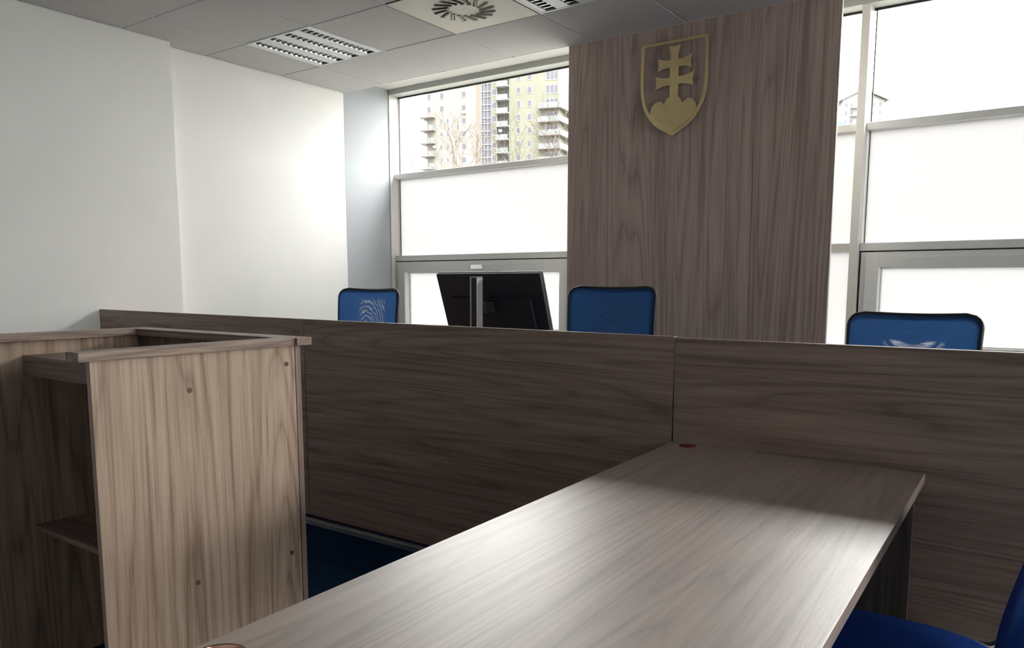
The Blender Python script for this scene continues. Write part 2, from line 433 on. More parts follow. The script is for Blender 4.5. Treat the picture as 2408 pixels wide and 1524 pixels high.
# unseen window added in the right wall for daylight on the witness stand
w3 = tag(empty('fill_window', (XR, 0, WZ0)), kind='structure')
fm = MB(); X3 = XR + .08
fm.box(X3, WY0, WZ0, X3 + .06, WY1, WZ0 + .05).box(X3, WY0, WZ1 - .05, X3 + .06, WY1, WZ1)
for k in range(5):
    yy = WY0 + (WY1 - WY0 - .05) * k / 4
    fm.box(X3 + .001, yy, WZ0 + .05, X3 + .059, yy + .05, WZ1 - .05)
local(fm.build('frame', FRAMEBEIGE, None, bevel=.002), w3)
for k in range(4):
    y0_ = WY0 + .05 + (WY1 - WY0 - .05) * k / 4; y1_ = WY0 + (WY1 - WY0 - .05) * (k + 1) / 4
    local(MB().box(X3 + .027, y0_, WZ0 + .05, X3 + .033, y1_, WZ1 - .05).build('clear_pane', CLEAR), w3)

# ------------------------------------------------------------------ dais
da = tag(empty('dais', (-1, YD, 0)), 'low dais under the judges\' bench, covered in dark blue carpet with an aluminium edge strip', 'platform')
local(MB().box(XL1 + .001, YD + .004, 0, XR, YSTEP, PLAT - .003).box(XL1 + .001, YSTEP, 0, XR, YR, PLAT - .003).build('carpet', CARPET), da)
local(MB().box(XL1 + .002, YD - .002, PLAT - .022, XR - .002, YD + .006, PLAT).box(XL1 + .002, YD - .002, PLAT - .003, XR - .002, YD + .022, PLAT + .001).build('edge_strip', STEEL, None, bevel=.001), da)

# ------------------------------------------------------------------ wall panelling with the joint
wp = tag(empty('wall_panelling', (-1.84, YE, PLAT)), 'tall dark walnut laminate panelling between the two windows, behind the bench', 'wall panelling')
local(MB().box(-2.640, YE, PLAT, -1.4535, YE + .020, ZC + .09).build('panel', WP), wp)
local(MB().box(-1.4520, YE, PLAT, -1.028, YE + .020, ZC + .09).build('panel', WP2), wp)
local(MB().box(-2.62, YE + .020, PLAT, -1.05, YE + .044, ZC + .08).build('batten_backing', FRAMEBEIGE), wp)
for xx in (-2.643, -1.028): local(MB().box(xx, YE + .002, PLAT, xx + .003, YE + .022, ZC + .09).build('edge_banding', FRAMEBEIGE), wp)

# ------------------------------------------------------------------ coat of arms
def catmull(pts, n=6):
    out = []; P = [pts[0]] + list(pts) + [pts[-1]]
    for i in range(1, len(P) - 2):
        p0, p1, p2, p3 = [Vector((*p, 0)) for p in P[i - 1:i + 3]]
        for k in range(n):
            t = k / n
            q = .5 * ((2 * p1) + (p2 - p0) * t + (2 * p0 - 5 * p1 + 4 * p2 - p3) * t * t + (3 * p1 - p0 - 3 * p2 + p3) * t ** 3)
            out.append((q.x, q.y))
    out.append(tuple(pts[-1])); return out
EX, EY = -1.922, YE - .003
em = tag(empty('coat_of_arms', (EX, EY, H + .853)), 'brass shield emblem with double cross on three hills, fixed high on the dark panelling', 'emblem')
outer = catmull([(.203, 1.382), (.206, 1.27), (.206, 1.16), (.197, 1.072), (.171, .998), (.112, .918), (0, .850)])
inner = catmull([(.184, 1.365), (.187, 1.27), (.187, 1.163), (.178, 1.070), (.153, 1.005), (.098, .935), (0, .873)])
def rimmesh():
    m = MB(); ring_o = outer + [(-x, z) for x, z in reversed(outer[:-1])]; ring_i = inner + [(-x, z) for x, z in reversed(inner[:-1])]
    n = len(ring_o); vs = []
    for yy in (-.028, -.023):
        vs += [(x, yy, z + H) for x, z in ring_o] + [(x, yy, z + H) for x, z in ring_i]
    fs = []
    for i in range(n):
        j = (i + 1) % n
        fs += [(i, j, n + j, n + i), (2 * n + i, 3 * n + i, 3 * n + j, 2 * n + j), (i, 2 * n + i, 2 * n + j, j), (n + i, n + j, 3 * n + j, 3 * n + i)]
    m.add([(x + EX, y + EY, z) for x, y, z in vs], fs); return m
local(rimmesh().build('shield_rim', BRASS, None, bevel=.0012), em)
half = [(.0225, 1.306), (.0245, 1.276), (.045, 1.276), (.068, 1.279), (.104, 1.291), (.099, 1.268), (.0985, 1.244), (.104, 1.217), (.068, 1.2285), (.045, 1.231), (.0265, 1.231),
        (.0265, 1.178), (.05, 1.178), (.077, 1.182), (.117, 1.194), (.112, 1.170), (.1115, 1.144), (.117, 1.118), (.075, 1.131), (.05, 1.135), (.0265, 1.136), (.0265, 1.05)]
cr = [(0.0, 1.346), (.037, 1.352), (.029, 1.328)] + half + [(-x, z) for x, z in reversed(half)] + [(-.029, 1.328), (-.037, 1.352)]
cxm = MB().prism([(x + EX + .004, z + H) for x, z in cr], 'y', EY - .028, EY - .022)
local(cxm.build('double_cross', BRASS, None, bevel=.0012), em)
hp = []
for k in range(9):
    a = math.radians(175 - k * 14); hp.append((-.088 + .051 * math.cos(a), 1.000 + .051 * math.sin(a)))
hp = [p for p in hp if p[0] < -.050]
for k in range(13):
    a = math.radians(170 - k * 160 / 12); hp.append((.0 + .056 * math.cos(a), 1.020 + .056 * math.sin(a)))
hp2 = [(-x, z) for x, z in reversed([p for p in hp if p[0] < -.050 and p[1] < 1.06][:7])]
hp += [p for p in hp2 if p[0] > .05]
low = [(.143, .985), (.124, .957), (.098, .930), (.05, .898), (0, .872)]
hp += low + [(-x, z) for x, z in reversed(low[:-1])]
local(MB().prism([(x + EX + .003, z + H) for x, z in hp], 'y', EY - .034, EY - .027).build('triple_hill', BRASS, None, bevel=.0015), em)
for (x, z) in ((-.195, 1.30), (.195, 1.30), (-.15, .98), (.15, .98), (0, 1.25), (0, .98), (0, 1.1)):
    local(MB().cyl((EX + x, EY - .024, H + z), .004, .026, 10, 'y').build('standoff_pin', BRASS), em)

# ------------------------------------------------------------------ judges' bench, three units
def bench_unit(x0, x1, zl, zr, wmat, label):
    b = tag(empty('judges_bench', ((x0 + x1) / 2, 2.31, PLAT)), label, 'desk', 'units of the judges\' bench')
    local(MB().prism([(x0 + .0012, PLAT + .001), (x1 - .0012, PLAT + .001), (x1 - .0012, zr), (x0 + .0012, zl)], 'y', 2.31, 2.335).build('front_panel', wmat, None, bevel=.001), b)
    local(MB().box(x0 + .004, 2.336, PLAT + .715, x1 - .004, 3.0, PLAT + .74).build('worktop', WX2, None, bevel=.001), b)
    for xx in (x0 + .02, x1 - .045):
        local(MB().box(xx, 2.336, PLAT + .001, xx + .025, 2.95, PLAT + .714).build('side_panel', WY, None, bevel=.001), b)
    return b
bench_unit(-4.585, -2.789, H - .1495, H - .1585, WX2, 'walnut judges\' bench unit at the white left wall, partly behind the witness stand')
bench_unit(-2.787, -1.003, H - .1585, H - .1665, WX, 'walnut judges\' bench unit in the middle, in front of the black monitor')
bench_unit(-1.001, 1.60, H - .1695, H - .1720, WX3, 'walnut judges\' bench unit on the right, with the long table butted against its front')

# ------------------------------------------------------------------ long table
tb = tag(empty('long_table', (-.62, 1.4, 0)), 'long walnut table in the foreground, butted at its far end against the judges\' bench', 'table')
TZ = H - .506
tb.rotation_euler = (0, 0, .0246)
# corners in the table's own frame, its far left corner at (-1.002, 2.31)
cA = Vector((-1.002, 2.3085, 0)) - Vector((-.62, 1.4, 0)); cA.rotate(Matrix.Rotation(-.0246, 3, 'Z'))
tx0, ty1 = cA.x, cA.y - .0
tx1, ty0 = tx0 + .7305, ty1 - 1.98
def _loc(x, y):
    v = Vector((x + .62, y - 1.4, 0)); v.rotate(Matrix.Rotation(-.0246, 3, 'Z')); return (v.x, v.y)
MB().prism([(tx0, ty0), (tx1, ty0), _loc(-.2715, 2.3085), _loc(-1.002, 2.3085)], 'z', TZ - .028, TZ).build('tabletop', WT, tb, bevel=.0015)
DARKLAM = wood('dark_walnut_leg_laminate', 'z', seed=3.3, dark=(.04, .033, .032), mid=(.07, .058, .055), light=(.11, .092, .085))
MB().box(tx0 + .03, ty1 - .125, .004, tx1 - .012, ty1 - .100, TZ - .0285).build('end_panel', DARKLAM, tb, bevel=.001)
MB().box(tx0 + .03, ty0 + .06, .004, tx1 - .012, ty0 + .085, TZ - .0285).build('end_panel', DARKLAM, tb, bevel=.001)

# small dark red plastic tag at the far left corner of the table
rd = MB().cyl((0, 0, 0), .024, .004, 24).build('plastic_disc', REDM, bevel=.001)
rd.location = (-.93, 2.268, TZ + .0004); rd.scale = (1.15, .8, 1)
tag(rd, 'small flat dark red disc lying on the table by the bench', 'disc')

# rose gold pen cup at the near left of the table
def lathe(prof, seg=48):
    m = MB(); n = len(prof); vs = []
    for (r_, z) in prof:
        for k in range(seg):
            a = 2 * math.pi * k / seg; vs.append((r_ * math.cos(a), r_ * math.sin(a), z))
    fs = []
    for i in range(n - 1):
        for k in range(seg):
            k2 = (k + 1) % seg; fs.append((i * seg + k, i * seg + k2, (i + 1) * seg + k2, (i + 1) * seg + k))
    return m.add(vs, fs)
cup = tag(empty('metal_cup', (-.761, .491, TZ + .0005)), 'rose gold metal cup whose round rim peeks in at the bottom of the table', 'cup')
lathe([(0, 0), (.026, 0), (.031, .003), (.0335, .02), (.0355, .080), (.0345, .0815), (.0335, .080), (.0315, .02), (.029, .005), (0, .004)]).build('body', ROSE, cup, smooth=True)

# ------------------------------------------------------------------ witness stand (lectern)
ws = tag(empty('witness_stand', (-2.25, 1.18, 0)), 'open-backed walnut witness stand with a raised cap rail on three sides and a shelf inside', 'lectern')
LT = H - .155; LB = LT - .022
LX0, LX1 = -2.692, -1.800
WCAPX = wood('walnut_edge_across', 'x', seed=11.0, light=(.48, .365, .28)); WCAPY = wood('walnut_edge_lengthwise', 'y', seed=12.0, light=(.48, .365, .28))
local(MB().box(-1.858, .853, LB, LX1, 1.4585, LT).build('cap_rail', WCAPY, None, bevel=.001), ws)
local(MB().box(LX0, .853, LB, LX0 + .085, 1.4335, LT).build('cap_rail', WCAPY, None, bevel=.001), ws)
local(MB().prism([(LX0, 1.434), (-1.8585, 1.434), (-1.8585, 1.459), (-1.790, 1.459), (-1.790, 1.512), (LX0, 1.512)], 'z', LB, LT).build('cap_rail', WCAPX, None, bevel=.001), ws)
WSIDE = wood('walnut_stand_side', 'z', seed=21.0, dark=(.29, .197, .145), mid=(.46, .338, .256), light=(.60, .462, .358))
local(MB().box(-1.833, .884, .002, -1.815, 1.4685, LB - .0005).build('side_panel', WSIDE, None, bevel=.0008), ws)
local(MB().box(-2.668, .884, .002, -2.650, 1.4685, LB - .0005).build('side_panel', WSIDE, None, bevel=.0008), ws)
local(MB().box(-2.668, 1.4715, .002, -1.815, 1.4895, LB - .0005).build('front_panel', WV2, None, bevel=.0008), ws)
local(MB().box(-2.6495, 1.088, H - .286, -1.8335, 1.106, H - .242).box(-2.6495, 1.088, H - .2415, -1.8335, 1.471, H - .2235).build('writing_shelf', WX, None, bevel=.0008), ws)
local(MB().box(-2.6495, 1.088, H - .79, -1.8335, 1.471, H - .772).build('shelf', WX, None, bevel=.0008), ws)
for (y, z) in ((1.438, H - .230), (1.131, H - .272), (1.434, H - .792), (1.127, H - .785), (1.438, H - 1.12)):
    local(MB().cyl((-1.8152, y, z), .0068, .0014, 20, 'x').build('screw_cap', PLUG), ws)

# ------------------------------------------------------------------ monitor
def screen_at(x, y):
    r = tag(empty('monitor', (x, y, PLAT + .74)), 'black desktop monitor seen from behind on its stand, leaning, above the bench', 'monitor')
    tilt = math.radians(19)
    zt = H + .043 - (PLAT + .74)        # top edge above worktop
    hgt, wid = .345, .562
    top = Vector((0, 0, zt)); dn = Vector((0, math.sin(tilt), -math.cos(tilt))); nrm = Vector((0, -math.cos(tilt), -math.sin(tilt)))
    c = top + dn * hgt / 2 - nrm * .010
    bm_ = MB().obox(c, (1, 0, 0), dn, nrm, wid / 2, hgt / 2, .010)
    bm_.obox(c + nrm * .017 + dn * .04, (1, 0, 0), dn, nrm, wid / 2 - .06, hgt / 2 - .07, .008)
    bm_.build('rear_housing', NAVYP, r, bevel=.003)
    MB().obox(c - nrm * .0125, (1, 0, 0), dn, nrm, wid / 2 + .003, hgt / 2 + .002, .0022).build('bezel', SILV, r, bevel=.001)
    MB().obox(c - nrm * .0152, (1, 0, 0), dn, nrm, wid / 2 - .008, hgt / 2 - .012, .0005).build('screen', SCREEN, r)
    sx = -.0025
    m = MB(); m.box(sx - .019, -.080, .0, sx - .015, -.040, zt - .013).box(sx + .015, -.080, 0, sx + .019, -.040, zt - .013).box(sx - .019, -.080, zt - .018, sx + .019, -.040, zt - .013)
    m.build('stand_column', SILV, r, bevel=.001)
    MB().box(sx - .0148, -.076, .012, sx + .0148, -.040, zt - .0182).build('stand_channel', BLKP, r)
    MB().box(sx - .12, -.12, .0005, sx + .12, .09, .012).build('stand_base', SILV, r, bevel=.004)
    MB().box(sx - .03, -.040, .20, sx + .03, .038, .25).build('hinge', BLKP, r, bevel=.003)
    MB().cyl((sx + .02, -.05, .245), .004, .006, 12, 'x').build('knob', SILV, r)
    return r
screen_at(-2.055, 2.700)

# ------------------------------------------------------------------ mesh office chairs
def mesh_cloth(name, moire, holes, base=(.022, .070, .22)):
    m, n, b = mat_new(name); L = n.links
    b.inputs['Base Color'].default_value = (*base, 1); b.inputs['Roughness'].default_value = .8; b.inputs['Specular IOR Level'].default_value = .2
    out = n.nodes['Material Output']
    t = n.nodes.new('ShaderNodeTexCoord')
    # woven diamond texture
    w1_ = n.nodes.new('ShaderNodeTexVoronoi'); w1_.inputs['Scale'].default_value = 260; w1_.inputs['Randomness'].default_value = 0
    L.new(t.outputs['Object'], w1_.inputs['Vector'])
    rp = n.nodes.new('ShaderNodeValToRGB'); rp.color_ramp.elements[0].color = (base[0] * .55, base[1] * .6, base[2] * .6, 1); rp.color_ramp.elements[1].color = (base[0] * 1.6, base[1] * 1.4, base[2] * 1.25, 1)
    rp.color_ramp.elements[0].position = .2; rp.color_ramp.elements[1].position = .6
    L.new(w1_.outputs['Distance'], rp.inputs['Fac']); L.new(rp.outputs['Color'], b.inputs['Base Color'])
    tl = n.nodes.new('ShaderNodeBsdfTranslucent'); tl.inputs[0].default_value = (base[0] * 1.5, base[1] * 1.5, base[2] * 1.3, 1)
    mx = n.nodes.new('ShaderNodeMixShader'); mx.inputs[0].default_value = .35
    L.new(b.outputs[0], mx.inputs[1]); L.new(tl.outputs[0], mx.inputs[2])
    last = mx
    sepx = n.nodes.new('ShaderNodeSeparateXYZ'); L.new(t.outputs['Object'], sepx.inputs[0])
    def mth(op, a, c=None):
        x = n.nodes.new('ShaderNodeMath'); x.operation = op
        for i, q in enumerate((a, c)):
            if q is None: continue
            if isinstance(q, (int, float)): x.inputs[i].default_value = q
            else: L.new(q, x.inputs[i])
        return x.outputs[0]
    if moire or holes:
        x0, x1, ztop_, soft = (-.08, .115, .50, .03) if moire else (-.09, .10, .452, .02)
        def ramp(src, a, b_):
            q = n.nodes.new('ShaderNodeMapRange'); q.interpolation_type = 'SMOOTHSTEP'
            q.inputs['From Min'].default_value = a; q.inputs['From Max'].default_value = b_
            L.new(src, q.inputs['Value']); return q.outputs[0]
        ax = mth('MULTIPLY', ramp(sepx.outputs['X'], x0 - soft, x0 + soft), ramp(sepx.outputs['X'], x1 + soft, x1 - soft))
        az = ramp(sepx.outputs['Z'], ztop_ + soft * .5, ztop_ - soft * .5)
        zone = mth('MULTIPLY', ax, az)
        if moire:
            wv = n.nodes.new('ShaderNodeTexWave'); wv.wave_type = 'RINGS'; wv.rings_direction = 'Y'
            wv.inputs['Scale'].default_value = 11; wv.inputs['Distortion'].default_value = 5; wv.inputs['Detail'].default_value = 1.0; wv.inputs['Detail Scale'].default_value = 2.2
            mp = n.nodes.new('ShaderNodeMapping'); mp.inputs['Location'].default_value = (.05, 0, -.33); mp.inputs['Scale'].default_value = (1.5, 1, 1)
            L.new(t.outputs['Object'], mp.inputs['Vector']); L.new(mp.outputs[0], wv.inputs['Vector'])
            pat = mth('MULTIPLY', mth('POWER', wv.outputs['Fac'], 2.2), moire)
        else:
            hv = n.nodes.new('ShaderNodeTexVoronoi'); hv.inputs['Scale'].default_value = 190; hv.inputs['Randomness'].default_value = 0.0
            L.new(t.outputs['Object'], hv.inputs['Vector'])
            pat = mth('MULTIPLY', mth('LESS_THAN', hv.outputs['Distance'], .38), .9)
        f = mth('MULTIPLY', zone, pat)
        tp = n.nodes.new('ShaderNodeBsdfTransparent')
        m2 = n.nodes.new('ShaderNodeMixShader'); L.new(f, m2.inputs[0]); L.new(last.outputs[0], m2.inputs[1]); L.new(tp.outputs[0], m2.inputs[2])
        last = m2
    L.new(last.outputs[0], out.inputs['Surface'])
    return m

def back_surface(w, h, r_, curve, nu=28, nv=56, dip=.010):
    """rounded rectangle net, x across, z up from 0 to h, edges forward (-y)"""
    rows = []
    for j in range(nv + 1):
        v = j / nv * h; d_ = min(v, h - v)
        hw = w / 2 if d_ >= r_ else w / 2 - r_ + math.sqrt(max(0, r_ * r_ - (r_ - d_) ** 2))
        hw *= .94 + .06 * (v / h)
        rows.append([(hw * (2 * i / nu - 1), v) for i in range(nu + 1)])
    def pt(x, v):
        u = 2 * x / w
        return (x, -curve * u * u + .05 * (v / h - .35) ** 2 * 1.2, v - dip * (1 - u * u) * (v / h))
    return rows, pt

def office_chair(name, mat, label, loc, rz, top):
    """top = height of the top of the backrest above the dais"""
    r = tag(empty(name, (loc[0], loc[1], PLAT), rz), label, 'chair', 'mesh office chairs behind the judges\' bench')
    w, h = .455, .56; bz = top - h
    rows, pt = back_surface(w, h, .055, .035)
    m = MB(); nu = len(rows[0]) - 1
    vs = [pt(x, v) for row in rows for (x, v) in row]
    vs = [(a, b_, c) for a, b_, c in vs]
    fs = [(j * (nu + 1) + i, j * (nu + 1) + i + 1, (j + 1) * (nu + 1) + i + 1, (j + 1) * (nu + 1) + i) for j in range(len(rows) - 1) for i in range(nu)]
    m.add(vs, fs)
    net = m.build('mesh_backrest', mat, r, smooth=True); net.location = (0, .21, bz)
    # dark frame tube around the net
    ring = [pt(*row[0]) for row in rows] + [pt(*p) for p in rows[-1][1:-1]] + [pt(*row[-1]) for row in reversed(rows)] + [pt(*p) for p in reversed(rows[0][1:-1])]
    ring = [(a * 1.012, b_ + .009, c + (.003 if c > h / 2 else -.003)) for a, b_, c in ring]
    fr = MB().tube(ring, .0085, 10, closed=True).build('backrest_frame', BLKP, r, smooth=True); fr.location = (0, .21, bz)
    # seat
    sm_ = MB(); n_ = 32; layers = [(.0, .90), (.012, .985), (.035, 1.0), (.055, .97), (.066, .85), (.069, .5)]
    vs = []
    for z, s_ in layers:
        for k in range(n_):
            a = 2 * math.pi * k / n_; ca, sa = math.cos(a), math.sin(a)
            rr = 1 / ((abs(ca) ** 4 + abs(sa) ** 4) ** .25)
            vs.append((.24 * rr * ca * s_, .23 * rr * sa * s_ - .04, z))
    fs = [tuple(reversed(range(n_))), tuple(range((len(layers) - 1) * n_, len(layers) * n_))]
    for i in range(len(layers) - 1):
        for k in range(n_): fs.append((i * n_ + k, i * n_ + (k + 1) % n_, (i + 1) * n_ + (k + 1) % n_, (i + 1) * n_ + k))
    sm_.add(vs, fs); se = sm_.build('seat', BLUEF, r, smooth=True); se.location = (0, 0, .42)
    # spine, column, base
    MB().tube([(0, .05, .405), (0, .19, .40), (0, .262, .45), (0, .262, .62), (0, .245, bz + .24)], .017, 10).build('spine', BLKP, r, smooth=True)
    MB().cyl((0, -.02, .10), .026, .20, 20).cyl((0, -.02, .28), .018, .13, 20).box(-.08, -.12, .39, .08, .08, .4195).build('column', BLKP, r)
    star = MB()
    for k in range(5):
        a = 2 * math.pi * k / 5 + .3
        star.tube([(0, -.02, .105), (.15 * math.cos(a), -.02 + .15 * math.sin(a), .095), (.27 * math.cos(a), -.02 + .27 * math.sin(a), .068)], [.024, .02, .014], 8)
    star.build('star_base', BLKP, r, smooth=True)
    for k in range(5):
        a = 2 * math.pi * k / 5 + .3
        cx_, cy_ = .27 * math.cos(a), -.02 + .27 * math.sin(a)
        MB().cyl((cx_ - .018, cy_, .0275), .0255, .036, 18, 'x').build('caster', BLKP, r)
    for sgn in (-1, 1):
        MB().tube([(sgn * .20, .0, .41), (sgn * .27, .0, .42), (sgn * .275, -.01, .56), (sgn * .275, -.06, .605)], .013, 8).build('armrest_post', BLKP, r, smooth=True)
        MB().box(sgn * .275 - .03, -.16, .605, sgn * .275 + .03, .10, .625).build('armrest', BLKP, r, bevel=.008, segs=3)
    return r
office_chair('office_chair', mesh_cloth('blue_mesh_with_moire', .75, False), 'blue mesh office chair, nearest the left wall, beside the black monitor', (-3.30, 3.02), math.radians(3), H - .031 - PLAT)
office_chair('office_chair', mesh_cloth('blue_mesh_faint_moire', .10, False), 'blue mesh office chair in front of the walnut panelling, right of the monitor', (-1.80, 3.20), math.radians(4), H - .016 - PLAT)
office_chair('office_chair', mesh_cloth('blue_mesh_with_holes', 0, True), 'blue mesh office chair at the right, before the bright frosted window', (-.475, 3.09), math.radians(-3), H - .112 - PLAT)

# ------------------------------------------------------------------ padded chair tucked under the table
vc = tag(empty('padded_chair', (-.265, 1.715, 0), math.radians(-90)), 'royal blue padded chair with pale metal frame, pushed under the right side of the table', 'chair')
# own frame: sitter faces +y?  here: -y faces the table after turning
def pad(name, cx_, cy_, w, d_, z0, layers, mat, parent, p=4.0):
    n_ = 40; vs = []
    for z, s_ in layers:
        for k in range(n_):
            a = 2 * math.pi * k / n_; ca, sa = math.cos(a), math.sin(a)
            rr = 1 / ((abs(ca) ** p + abs(sa) ** p) ** (1 / p))
            vs.append((cx_ + w / 2 * rr * ca * s_, cy_ + d_ / 2 * rr * sa * s_, z0 + z))
    fs = [tuple(reversed(range(n_))), tuple(range((len(layers) - 1) * n_, len(layers) * n_))]
    for i in range(len(layers) - 1):
        for k in range(n_): fs.append((i * n_ + k, i * n_ + (k + 1) % n_, (i + 1) * n_ + (k + 1) % n_, (i + 1) * n_ + k))
    return MB().add(vs, fs).build(name, mat, parent, smooth=True)
SEATZ = H - .77
pad('seat', 0, -.0, .47, .46, SEATZ - .055, [(0, .92), (.01, .98), (.03, 1.0), (.045, .975), (.053, .90), (.055, .6)], BLUEF, vc, 3.2)
bk = pad('backrest', 0, 0, .44, .40, 0, [(0, .90), (.006, .97), (.022, 1.0), (.038, .97), (.044, .90), (.046, .5)], BLUEF, vc, 4.5)
bk.location = (0, .288, SEATZ + .215); bk.rotation_euler = (math.radians(90 - 14), 0, 0)
for sgn in (-1, 1):
    x_ = sgn * .238
    MB().tube([(x_, -.20, .006), (x_, -.19, SEATZ - .085), (x_, -.15, SEATZ - .055), (x_, .10, SEATZ - .05), (x_, .19, SEATZ - .03), (x_ * .98, .288, SEATZ + .05), (x_ * .9, .326, SEATZ + .2), (x_ * .8, .366, SEATZ + .34)], .011, 10).build('side_frame', CHROME, vc, smooth=True)
    MB().tube([(x_, .08, SEATZ - .06), (x_, .20, SEATZ - .25), (x_, .27, .006)], .011, 10).build('rear_leg', CHROME, vc, smooth=True)
MB().tube([(-.238, .02, SEATZ - .07), (.238, .02, SEATZ - .07)], .009, 10).tube([(-.238, -.15, SEATZ - .07), (.238, -.15, SEATZ - .07)], .009, 10).build('seat_crossbar', CHROME, vc, smooth=True)

rim = []
for k in range(-20, 201, 6):
    a = math.radians(k); ca, sa = math.cos(a), math.sin(a); rr = 1 / ((abs(ca) ** 3.2 + abs(sa) ** 3.2) ** (1 / 3.2))
    rim.append((.248 * rr * ca, .243 * rr * sa, SEATZ - .028))
MB().tube(rim, .008, 10, sx=1.0).build('seat_rim', plain('cream_painted_metal', (.78, .76, .70), .25), vc, smooth=True)

# ------------------------------------------------------------------ ceiling luminaires and diffuser
def luminaire(x0, y0, label):
    r = tag(empty('ceiling_light', (x0, y0, ZC)), label, 'ceiling light', 'louvred ceiling lights')
    a, b_ = .004, .596; w = .014
    f = MB().box(a, a, -.003, b_, a + w, .004).box(a, b_ - w, -.003, b_, b_, .004).box(a, a + w, -.003, a + w, b_ - w, .004).box(b_ - w, a + w, -.003, b_, b_ - w, .004)
    f.build('frame', WHITEEN, r, bevel=.001)
    MB().box(a, a, .092, b_, b_, .094).box(a, a, .0045, a + .002, b_, .0918).box(b_ - .002, a, .0045, b_, b_, .0918).box(a, a, .0045, b_, a + .002, .0918).box(a, b_ - .002, .0045, b_, b_, .0918).build('housing', DARKIN, r)
    cs = [.084, .228, .372, .516]; hw = .034
    edges = [a + w] + [v for c in cs for v in (c - hw, c + hw)] + [b_ - w]
    for k in range(0, len(edges), 2):
        if edges[k + 1] - edges[k] > .002:
            MB().box(edges[k], a + w, -.0015, edges[k + 1], b_ - w, .003).build('white_strip', WHITEEN, r)
    for c in cs:
        m = MB(); y0_, y1_ = a + w, b_ - w
        for sgn in (-1, 1):        # parabolic side reflectors
            prof = [(hw, .001), (hw * .80, .018), (hw * .52, .040)]
            for q in range(2):
                (r1, z1), (r2, z2) = prof[q], prof[q + 1]
                m.add([(c + sgn * r1, y0_, z1), (c + sgn * r1, y1_, z1), (c + sgn * r2, y1_, z2), (c + sgn * r2, y0_, z2),
                       (c + sgn * (r1 + .001), y0_, z1 + .001), (c + sgn * (r1 + .001), y1_, z1 + .001), (c + sgn * (r2 + .001), y1_, z2 + .001), (c + sgn * (r2 + .001), y0_, z2 + .001)],
                      [(0, 1, 2, 3), (4, 7, 6, 5), (0, 4, 5, 1), (3, 2, 6, 7), (0, 3, 7, 4), (1, 5, 6, 2)])
        nb = 14
        for k in range(1, nb):     # cross blades
            y = y0_ + (y1_ - y0_) * k / nb
            m.prism([(c - hw * .96, .0015), (c + hw * .96, .0015), (c + hw * .5, .036), (c - hw * .5, .036)], 'y', y - .0035, y - .0025)
            m.prism([(c - hw * .96, .0015), (c + hw * .96, .0015), (c + hw * .86, .010), (c - hw * .86, .010)], 'y', y - .0025, y + .0035)
        m.build('louvre', MIRROR, r)
        MB().cyl((c, y0_ + .005, .060), .008, y1_ - y0_ - .01, 14, 'y').build('tube', TUBEM, r)
    return r
luminaire(GX, GY, 'square ceiling light with four louvred rows, fully in view above the left window')
luminaire(GX + 1.8, GY, 'square ceiling light cut off by the top edge, beside the round swirl diffuser')

df = tag(empty('air_diffuser', (GX + 1.5, GY + .3, ZC)), 'cream square ceiling air diffuser with a ring of swirl slots', 'air vent')
def quadring():
    m = MB(); o_, i_ = .294, .0
    m.box(-.294, -.294, -.0035, .294, .294, .001)
    return m
quadring().build('face_plate', DIFFM, df, bevel=.002)
MB().box(-.296, -.296, .0012, .296, .296, .006).build('mounting_box', GASKET, df)
MB().cyl((0, 0, -.0048), .006, .0012, 16).build('screw', STEEL, df)
for k in range(16):
    a0 = math.radians(171 - 22.5 * k); a1 = a0 - math.radians(21)
    A = Vector((.087 * math.cos(a0), .087 * math.sin(a0), 0)); B = Vector((.171 * math.cos(a1), .171 * math.sin(a1), 0))
    d_ = (B - A).normalized(); s_ = Vector((-d_.y, d_.x, 0)); L_ = (B - A).length
    q = MB(); c = (A + B) / 2
    q.obox(c + Vector((0, 0, -.0042)), d_, s_, (0, 0, 1), L_ / 2, .010, .0006)
    sl = q.build('slot', SLOTM, df)
    vn = MB().obox(c + Vector((0, 0, -.0065)), d_, (s_ * .85 + Vector((0, 0, -.5))), (s_ * .5 + Vector((0, 0, .85))), L_ / 2 - .004, .007, .0006)
    vn.obox(A + d_ * .003 + Vector((0, 0, -.0055)), s_, d_, (0, 0, 1), .012, .002, .002)
    vn.obox(B - d_ * .003 + Vector((0, 0, -.0055)), s_, d_, (0, 0, 1), .012, .002, .002)
    v_ = vn.build('vane', VANEM); v_.parent = sl

# ------------------------------------------------------------------ outside
GZ = -3.0
tag(MB().box(-420, 5.3, GZ - .5, 420, 620, GZ).build('ground', plain('outdoor_ground', (.12, .12, .105), .9, noise=.1, nscale=.2)), kind='structure')
CREAM = plain('cream_render', (.19, .175, .155), .9, noise=.04, nscale=.3)
BEIGE = plain('beige_render', (.15, .128, .112), .9)
GREEN = plain('olive_green_render', (.148, .149, .115), .9, noise=.10, nscale=.15)
WFR = plain('white_window_frame', (.30, .30, .31), .5)
PANE = plain('grey_window_glass', (.085, .085, .105), .5)
CONC = plain('balcony_concrete', (.14, .125, .118), .8)
RAILG = plain('balcony_glass_rail', (.14, .155, .155), .5)
PIPE = plain('brown_downpipe', (.30, .20, .17), .6)
UX, UY = .9485, .3168
apt = empty('apartment_block', (-120.23, 130.3, GZ), math.atan2(UY, UX))
tag(apt, 'tall apartment block in cream and olive green beyond the left window, with stacked balconies', 'building')
h0 = H - GZ         # features measured above eye height
FL = 2.72; TOPZ = 52.0 + h0
MB().box(4.4, 0, 0, 15.8, 15, TOPZ - 4).build('cream_wing', CREAM, apt)
MB().box(15.8, -.05, 0, 16.9, 15, TOPZ).build('beige_pilaster', BEIGE, apt)
MB().box(16.9, .25, 0, 19.17, 15, TOPZ).build('stair_tower', PANE, apt)
